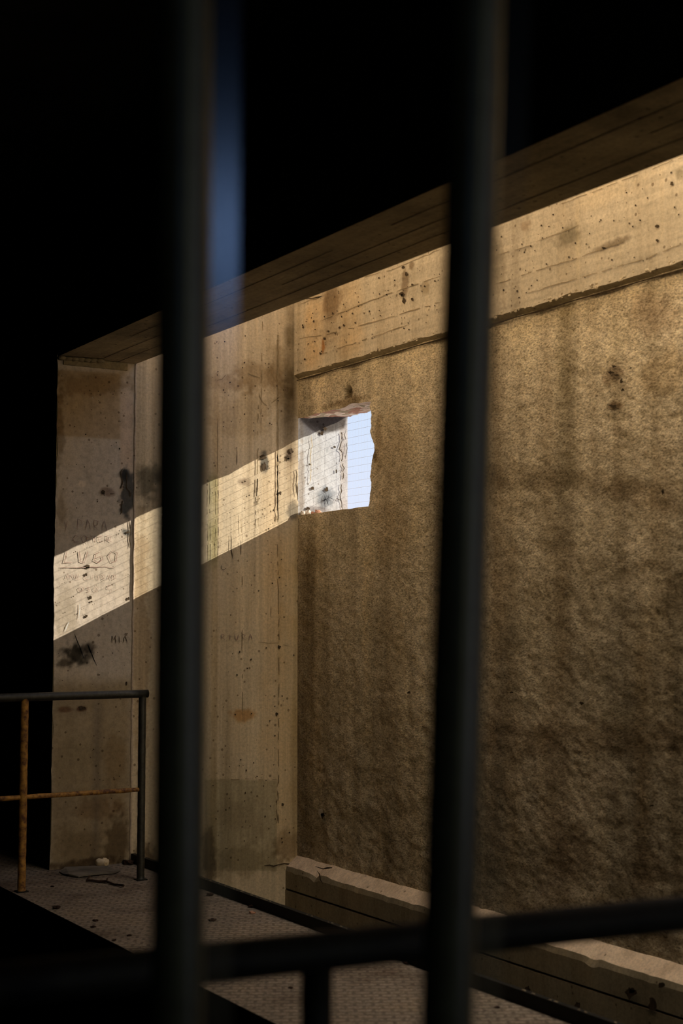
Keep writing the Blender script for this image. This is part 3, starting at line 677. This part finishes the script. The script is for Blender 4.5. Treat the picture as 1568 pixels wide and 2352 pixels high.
# ---- lower ledge beam on the right wall
XL = XW - 0.080
mb = MB(); ly = R_(2.6, L, 0.02); rr = random.Random(5)
zt = LEDZ; zfr = CAMZ - 0.3476 * XL; gz = None
prof = []
for y in ly:
    j = 0.010 * (mnoise.noise(Vector((y * 6, 1, 2)))) ; chip = 0.016 * max(0, 1 - abs(y - 7.36) / 0.06) + 0.014 * max(0, 1 - abs(y - 4.93) / 0.05) + 0.008 * max(0, mnoise.noise(Vector((y * 13, 5, 2))))
    prof.append([(XW + 0.02, y, zt + 0.004), (XW - 0.004, y, zt + j * 0.5), (XL + 0.006 + abs(j) + chip * 0.6, y, zfr + 0.008 + j - chip), (XL, y, zfr - 0.02 - chip), (XL, y, zfr - 0.122), (XL + 0.010, y, zfr - 0.124), (XL + 0.010, y, zfr - 0.130), (XL - 0.003, y, zfr - 0.133), (XL - 0.003, y, PIT)])
for a, b in zip(prof[:-1], prof[1:]):
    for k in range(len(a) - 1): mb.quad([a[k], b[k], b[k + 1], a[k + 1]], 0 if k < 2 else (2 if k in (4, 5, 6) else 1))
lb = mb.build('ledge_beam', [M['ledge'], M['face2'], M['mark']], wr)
mk = Marks(0, XL - 0.004, 0.003, 22)
for x, y, a, b in ((1448, 2282, 12, 12), (1500, 2305, 10, 14), (1212, 2273, 6, 8), (1326, 2308, 6, 8), (1520, 2262, 8, 6), (1452, 2276, 7, 6)): mk.splat(x, y, a, b, 0)
mk.stroke([(725, 1990), (742, 1996), (764, 1992)], 4, 1, 0); mk.stroke([(728, 2000), (744, 2030)], 2, 1.2, 0)
mk.build('ledge_marks', [M['mark']], wr)

# ---- window 1: whitewashed reveal, ragged soffit and sill, wire mesh
win = empty('window_1', (XW, L, WZ0)); win['kind'] = 'structure'
def par(o, p): o.parent = p; o.matrix_parent_inverse = Matrix.Translation(-p.location); return o
def rev_stain(U, V):
    p = Paint(U, V, 1, L, 101)
    p.poly([(683, 955), (800, 950), (790, 985), (735, 1000), (705, 980)], 0.010, (0.30, 0.27, 0.24), 0.95, 1.2)
    p.blob(750, 968, 50, 22, (0.35, 0.32, 0.3), 0.8)
    p.blob(692, 1080, 8, 120, (0.62, 0.52, 0.42), 0.8); p.vband(781, 798, 960, 1175, (0.86, 0.74, 0.64), 0.9, 4, fade=10)
    p.blob(748, 1145, 20, 26, (0.42, 0.45, 0.48), 0.95); p.blob(730, 1172, 30, 9, (0.45, 0.4, 0.38), 0.8); p.blob(750, 1035, 6, 8, (0.7, 0.72, 0.72), 0.8)
    p.blob(700, 1000, 16, 40, (0.8, 0.8, 0.8), 0.5)
    return p.s
rv, _ = grid('reveal', R_(XW, XO, 0.006), R_(WZ0 - 0.08, WZ1 + 0.16, 0.006), lambda U, V, D: np.stack([U, L + D, V], -1), [M['reveal']], rev_stain,
     dispfn=lambda U, V: 0.006 * (fbm(U * 12, V * 12, 17) - 0.5), kind=None)
par(rv, win)
mk = Marks(1, L, 0.0065, 31)
mk.stroke([(784, 985), (782, 1030), (787, 1070), (783, 1110), (781, 1140), (777, 1150), (784, 1160), (786, 1172)], 1.8, 1.6, 0, step=6, broken=0.1)
mk.stroke([(795, 985), (790, 1000), (796, 1030), (792, 1060)], 1.2, 1.2, 0, step=6, broken=0.2)
mk.stroke([(783, 1150), (772, 1145), (768, 1152)], 1.3, 0.6, 0, step=5)
mk.stroke([(713, 1000), (716, 1020), (711, 1050), (713, 1080), (710, 1110)], 1.6, 0.8, 2, step=6)
mk.stroke([(680, 1080), (680, 1110)], 3, 1, 0); mk.stroke([(678, 1110), (681, 1140)], 3.5, 1, 0)
for x, y, a, b in ((767, 1027, 3, 2.5), (710, 1067, 2, 2), (716, 1122, 3, 4), (749, 1125, 4, 5), (771, 1083, 1.5, 5), (745, 985, 5, 4), (706, 1168, 6, 4), (738, 995, 4, 4)): mk.splat(x, y, a, b, 0)
for k in range(22):
    a = mk.r.uniform(0.3, 2.8); x, y = 748 + mk.r.uniform(-8, 8), 1135 + mk.r.uniform(-4, 16); l = mk.r.uniform(6, 16)
    mk.stroke([(x, y), (x + l * math.cos(a), y + l * math.sin(a))], 1.3, 0.4, 1, step=5)
mk.build('cracks_and_scorch', [M['mark'], M['black'], M['under']], win)
# soffit (rough, brick showing), right reveal, sill
def strip(name, P0, P1, n, mats, mifn, rag, seed):
    """bridge from ring P0 (inner edge) to ring P1 (outer edge)"""
    m = MB(); cols = []
    for i, (a, b) in enumerate(zip(P0, P1)):
        a, b = Vector(a), Vector(b); c = []
        for k in range(n + 1):
            t = k / n; p = a.lerp(b, t); q = math.sin(math.pi * min(1, t * 1.0 + 0.0)) if k not in (0, n) else (0.0 if k == 0 else 0.6)
            p += Vector(rag) * q * (mnoise.noise(Vector((i * 0.11 + seed, k * 0.5, seed))) + 0.5 * mnoise.noise(Vector((i * 0.35, k * 1.3, seed))))
            c.append(tuple(p))
        cols.append(c)
    for i in range(len(cols) - 1):
        for k in range(n): m.quad([cols[i][k], cols[i + 1][k], cols[i + 1][k + 1], cols[i][k + 1]], mifn(i, k))
    return m.build(name, mats, win)
top = PW[iy:, iz1]; rr = random.Random(3)
strip('soffit', top, [(XO, p[1], CAMZ + 1.285) for p in top], 10, [M['ledge'], M['brick'], M['under']],
      lambda i, k: 1 if mnoise.noise(Vector((i * 0.09, k * 0.35, 3.3))) > 0.12 else (2 if mnoise.noise(Vector((i * 0.12, k * 0.6, 8))) > 0.15 else 0), (0, 0, 0.018), 2.0)
sill = PW[iy:, iz0]
strip('sill', sill, [(XO, p[1], WZ0 + 0.002) for p in sill], 8, [M['rubble'], M['brick']], lambda i, k: 1 if mnoise.noise(Vector((i * 0.2, k * 0.5, 5))) > 0.2 else 0, (0, 0, 0.006), 6.0)
side = PW[iy, iz0:iz1 + 1]
strip('side_reveal', side, [(XO, WY0 - 0.012, p[2]) for p in side], 8, [M['plaster']], lambda i, k: 0, (0, 0.015, 0), 9.0)
# wire mesh across the outer face
mb = MB(); S = 0.046
y = WY0 - 0.03
while y < L + 0.02:
    mb.tube([(XO - 0.02, y, WZ0 - 0.02), (XO - 0.02, y, CAMZ + 1.33)], 0.0003, 5, cap=False); y += S * 0.75
z = WZ0 - 0.01
while z < CAMZ + 1.32:
    mb.tube([(XO - 0.022, WY0 - 0.04, z), (XO - 0.022, L + 0.01, z)], 0.0008, 5, cap=False); z += S
mb.build('wire_mesh', M['wire'], win)

# ---- dark room shell, ceiling, floors
def sbox(name, *a, m='unlit'):
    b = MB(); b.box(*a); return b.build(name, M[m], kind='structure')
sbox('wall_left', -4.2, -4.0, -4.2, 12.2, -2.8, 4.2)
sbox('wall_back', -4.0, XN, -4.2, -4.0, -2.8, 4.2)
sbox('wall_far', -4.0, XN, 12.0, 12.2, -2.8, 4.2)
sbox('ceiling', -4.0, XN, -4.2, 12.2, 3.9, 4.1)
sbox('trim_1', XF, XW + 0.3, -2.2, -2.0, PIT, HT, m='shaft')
b = MB(); b.box(-4.2, XO, -4.2, 12.2, PIT - 0.2, PIT); pit = b.build('floor_2', M['unlit'], kind='structure'); pit.name = 'floor_pit'
b = MB(); b.box(-4.0, 2.2, -4.0, 1.75, -0.25, 0.0); b.build('floor_near', M['unlit'], kind='structure')
# backing behind end wall so no daylight leaks
sbox('wall_end_backing', XF, XO + 0.2, L + 0.02, L + 0.3, PIT, WZ0 - 0.1, m='shaft').name = 'trim_2'
sbox('trim_3', XF, XW, L + 0.02, L + 0.3, WZ0 - 0.1, 4.2, m='shaft')
sbox('trim_4', XW, XO, L + 0.012, L + 0.3, WZ0 - 0.1, WZ1 + 0.2, m='shaft')
sbox('trim_5', XF, XO, L + 0.02, L + 0.3, 4.2, HT, m='shaft')
# walkway slab with tread surface
XE = 2.411
b = MB(); b.box(XE, XF, -2.0, L, -0.14, 0.0); b.box(XE, XN, L, 12.0, -0.14, 0.0); b.box(XE, XE + 0.15, -4.0, 12.0, PIT, -0.141)
b.m = [0 if all(abs(b.v[i][2]) < 1e-6 for i in f) else 1 for f in b.f]
fl = b.build('floor', [M['tread'], M['unlit']], kind='structure')
# steel toe board along the inner edge of the walkway
KT = CAMZ - 0.351 / math.cos(yaw) * XF
b = MB(); b.box(XF, XF + 0.025, 1.0, L - 0.012, -0.14, 0.052); tb = b.build('trim_6', M['raildark'], kind='structure')
rr = random.Random(6)
b = MB()
for k in range(60):
    y = rr.uniform(3.6, 7.6); q = rr.uniform(0.002, 0.0045); lump(b, (XF + 0.008, y, 0.053), (q, q * 3, q * 0.7), rr, 0, 1, 0.4)
b.build('grime', M['face2'], tb)['kind'] = 'stuff'

# ================================================================== OBJECTS
def railtube(b, p0, p1, r, n=24, jit=0.03, seg=16):
    b.tube([Vector(p0).lerp(Vector(p1), i / n) for i in range(n + 1)], r, seg, jit=jit)

# foreground bars
BD = 1.34
def fbar(x_top, x_bot, label, depth):
    pt = np.array([0, 0, CAMZ]) + ray(x_top, 0) * depth; pb = np.array([0, 0, CAMZ]) + ray(x_bot, 2352) * depth
    pt, pb = Vector(pt), Vector(pb); d = (pt - pb)
    # carry the bar down to the floor and up to the ceiling on the same lean
    lo = pb + d * ((0 - pb.z) / d.z); hi = pb + d * ((3.9 - pb.z) / d.z)
    root = empty('metal_bar', lo); b = MB(); r = 0.0247
    b.tube([lo.lerp(hi, i / 60) for i in range(61)], r, 40, jit=0.004); b.build('bar', M['barpaint'], root, smooth=True)
    f = MB(); f.tube([lo, lo + d.normalized() * 0.012], 0.055, 32); f.build('base_flange', M['barpaint'], root)
    # cloudy film strip, added to imitate a bluish glow beside the bar
    s = MB(); side = Vector(RGT).normalized()
    a = lo + side * (r * 0.9) + Vector(FWD) * 0.004; c = hi + side * (r * 0.9) + Vector(FWD) * 0.004; wd = side * 0.029
    s.quad([a, a + wd, c + wd, c]); s.build('haze_strip', M['haze'], root)['label'] = 'added translucent strip imitating bluish haze'
    return tagit(root, label, 'bar', 'dark foreground bars')
fbar(427, 406, 'blurred dark upright metal bar, the left one, in front of the end wall', BD)
fbar(1097, 1026, 'blurred dark metal bar, the right one, leaning slightly over the coarse rendered wall', BD)

# foreground handrail
q0 = at(480, 2212, 2, CAMZ - 0.43); q1 = at(1568, 2097, 2, CAMZ - 0.43); print('near rail', q0, q1)
hr = empty('handrail', (0, 0, 0))
d = Vector(q1 - q0); A = Vector(q0) - d * 0.9; B = Vector(q1) + d * 0.5
hr.location = (q0[0], q0[1], 0)
b = MB(); railtube(b, A, B, 0.0255, 30, 0.004, 28); b.build('top_rail', M['raildark'], hr, smooth=True)
pp = at(771, 2240, 2, CAMZ - 0.45); t = (pp[0] - q0[0]) / d.x
base = Vector(q0) + d * t
for tt in (t, t + 1.35, t - 1.1):
    p = Vector(q0) + d * tt
    b = MB(); railtube(b, (p.x, p.y, 0), (p.x, p.y, p.z), 0.0205, 12, 0.004, 24)
    b.build('post', M['raildark'], hr, smooth=True)
tagit(hr, 'blurred black handrail with a post, running low across the front of the view', 'railing')

# far railing by the opening
fr = empty('guard_rail', (2.6, 7.1, 0))
F0 = at(36, 2050, 2, 0.0); yr = F0[1]; xr = F0[0]; print('post', F0)
zt_ = at(100, 1600, 1, yr)[2]; zm_ = at(100, 1828, 1, yr)[2]; print('rail z', zt_, zm_)
xe = at(326, 1700, 1, yr)[0]
fr.location = (xr, yr, 0)
b = MB(); railtube(b, (-0.6, yr, zt_), (xe + 0.03, yr, zt_), 0.0215, 30, 0.02); b.build('top_rail', M['rail'], fr, smooth=True)
b = MB(); railtube(b, (-0.6, yr, zm_), (xe, yr, zm_), 0.0125, 60, 0.12, 10); b.build('mid_rail', M['rust'], fr, smooth=True)['label'] = 'thin rusty yellow mid rail'
for i, x in enumerate((xr + 0.03, xe, 0.9)):
    zb = 0.0 if x > XE else PIT
    b = MB(); railtube(b, (x, yr, zb), (x, yr, zt_), 0.0205, 40, 0.05, 14)
    pst = b.build('post', M['rust'] if i == 0 else M['rail'], fr, smooth=True)
    if i == 0: pst['label'] = 'post with rusty yellow paint'
    if zb == 0.0:
        b = MB(); b.box(x - 0.028, x + 0.028, yr - 0.028, yr + 0.028, 0, 0.006); b.build('base_plate', M['raildark'], pst)
tagit(fr, 'rusty yellow guard rail with grey top rail standing on the walkway by the jamb', 'railing')

# loose things on the walkway
def on_floor(px, py): return at(px, py, 2, 0.0)
def single(name, build, m, label, cat, group=None):
    b = MB(); build(b); return tagit(b.build(name, m, smooth=True), label, cat, group)
rr = random.Random(12)
sp_ = on_floor(228, 1990); sp_[1] = min(sp_[1], L - 0.06)
single('stone', lambda b: (lump(b, (sp_[0] - 0.008, sp_[1], 0.024), (0.03, 0.028, 0.026), rr, 0, 3, 0.3), lump(b, (sp_[0] + 0.022, sp_[1] + 0.005, 0.022), (0.024, 0.022, 0.024), rr, 0, 3, 0.3)), M['stone'],
       'small pale stone lying at the foot of the jamb', 'stone')
def sheet(b):
    out = [(136, 2004), (150, 1997), (185, 1994), (225, 1993), (248, 1995), (262, 2000), (276, 2004), (262, 2008), (225, 2012), (198, 2015), (180, 2017), (158, 2014), (145, 2010)]
    pts = [on_floor(*p) for p in out]; n = len(pts)
    for p in pts: p[1] = min(p[1], L - 0.02)
    b.v = [(p[0], p[1], 0.002 + 0.006 * abs(math.sin(i * 1.3))) for i, p in enumerate(pts)] + [(p[0], p[1], 0.006 + 0.009 * abs(math.sin(i * 1.3))) for i, p in enumerate(pts)]
    b.f = [tuple(range(n - 1, -1, -1)), tuple(range(n, 2 * n))] + [(i, (i + 1) % n, n + (i + 1) % n, n + i) for i in range(n)]; b.m = [0] * len(b.f)
sh = MB(); sheet(sh); tagit(sh.build('torn_sheet', M['sheet']), 'flat grey torn sheet lying on the walkway in front of the pale stone', 'sheet')
tw = [on_floor(*p) for p in ((199, 2025), (212, 2027), (228, 2028), (243, 2029), (262, 2034), (284, 2039))]
tw2 = [on_floor(*p) for p in ((199, 2025), (204, 2018), (207, 2016))]; tw3 = [on_floor(*p) for p in ((240, 2029), (245, 2026), (246, 2022))]
def twig(b):
    for t_, r in ((tw, 0.006), (tw2, 0.004), (tw3, 0.004)): b.tube([(p[0], p[1], 0.007 + 0.004 * (i % 2)) for i, p in enumerate(t_)], r, 8, jit=0.2)
single('twig', twig, M['dirt'], 'dark forked twig lying on the walkway in front of the torn sheet', 'twig')
debris = [(129, 2087, 9, 'brown lump near the walkway edge, furthest left of the crumbs'), (219, 2116, 6, 'dark triangular crumb on the walkway edge left of the left bar'),
    (262, 2161, 5, 'dark crumb on the walkway nearest the left edge of the left bar, lower one'), (297, 2150, 5, 'dark crumb touching the left side of the blurred left bar'),
    (214, 2130, 6, 'flat brown flake just below the triangular crumb'), (120, 2037, 4, 'tiny dark crumb just right of the rusty post'),
    (579, 2098, 7, 'reddish leaf scrap on the walkway by the toe board'), (578, 2084, 8, 'dark leaf scrap touching the toe board above the reddish one'),
    (487, 2115, 8, 'dark scrap on the walkway right beside the left bar'), (482, 2057, 8, 'dark clump at the toe board beside the left bar'),
    (935, 2214, 8, 'brown scrap lying just under the black handrail by the right bar'), (668, 2270, 5, 'small dark crumb on the walkway below the black handrail'),
    (1142, 2315, 6, 'small dark crumb on the walkway at the bottom, right of the right bar'), (258, 1972, 13, 'dark flattened scrap at the foot of the jamb right of the stone')]
for k, (x, y, r, lab) in enumerate(debris):
    p = on_floor(x, y); p[1] = min(p[1], L - 0.05); s_ = r * (p @ FWD - CAMZ * FWD[2]) / FPX * 0.9
    b = MB(); lump(b, (p[0], p[1], s_ * 0.30), (s_, s_ * 1.1, s_ * 0.45), rr, 0, 3, 0.9)
    tagit(b.build('debris_scrap', M['brick'] if k == 6 else M['dirt'], smooth=True), lab, 'debris', 'scraps on the walkway')
# rubble on the window sill
rub = [(700, 1180, 7, 'rubble', 'leftmost small plaster chunk on the window sill'), (712, 1176, 8, 'rubble', 'second plaster chunk from the left on the window sill'),
       (725, 1175, 6, 'brick', 'small brick piece in the middle of the rubble on the window sill'), (734, 1171, 9, 'brick', 'largest upright brick piece on the window sill'),
       (743, 1170, 7, 'rubble', 'pale plaster chunk leaning right of the brick piece on the window sill'), (760, 1171, 4, 'rubble', 'last tiny plaster crumb on the window sill towards the daylight')]
for x, y, r, mm, lab in rub:
    s_ = r * 8.9 / FPX * 0.9; p = at(x, y, 1, L - 0.05); p[1] = L - s_ - 0.004; p[0] = max(min(p[0], XO - 0.04), XW + s_)
    b = MB(); lump(b, (p[0], p[1], WZ0 + s_ * 0.7), (s_, s_, s_ * 0.9), rr, 0, 2, 0.6)
    tagit(b.build('brick_rubble' if mm == 'brick' else 'plaster_rubble', M[mm]), lab, 'rubble', 'rubble on the window sill')
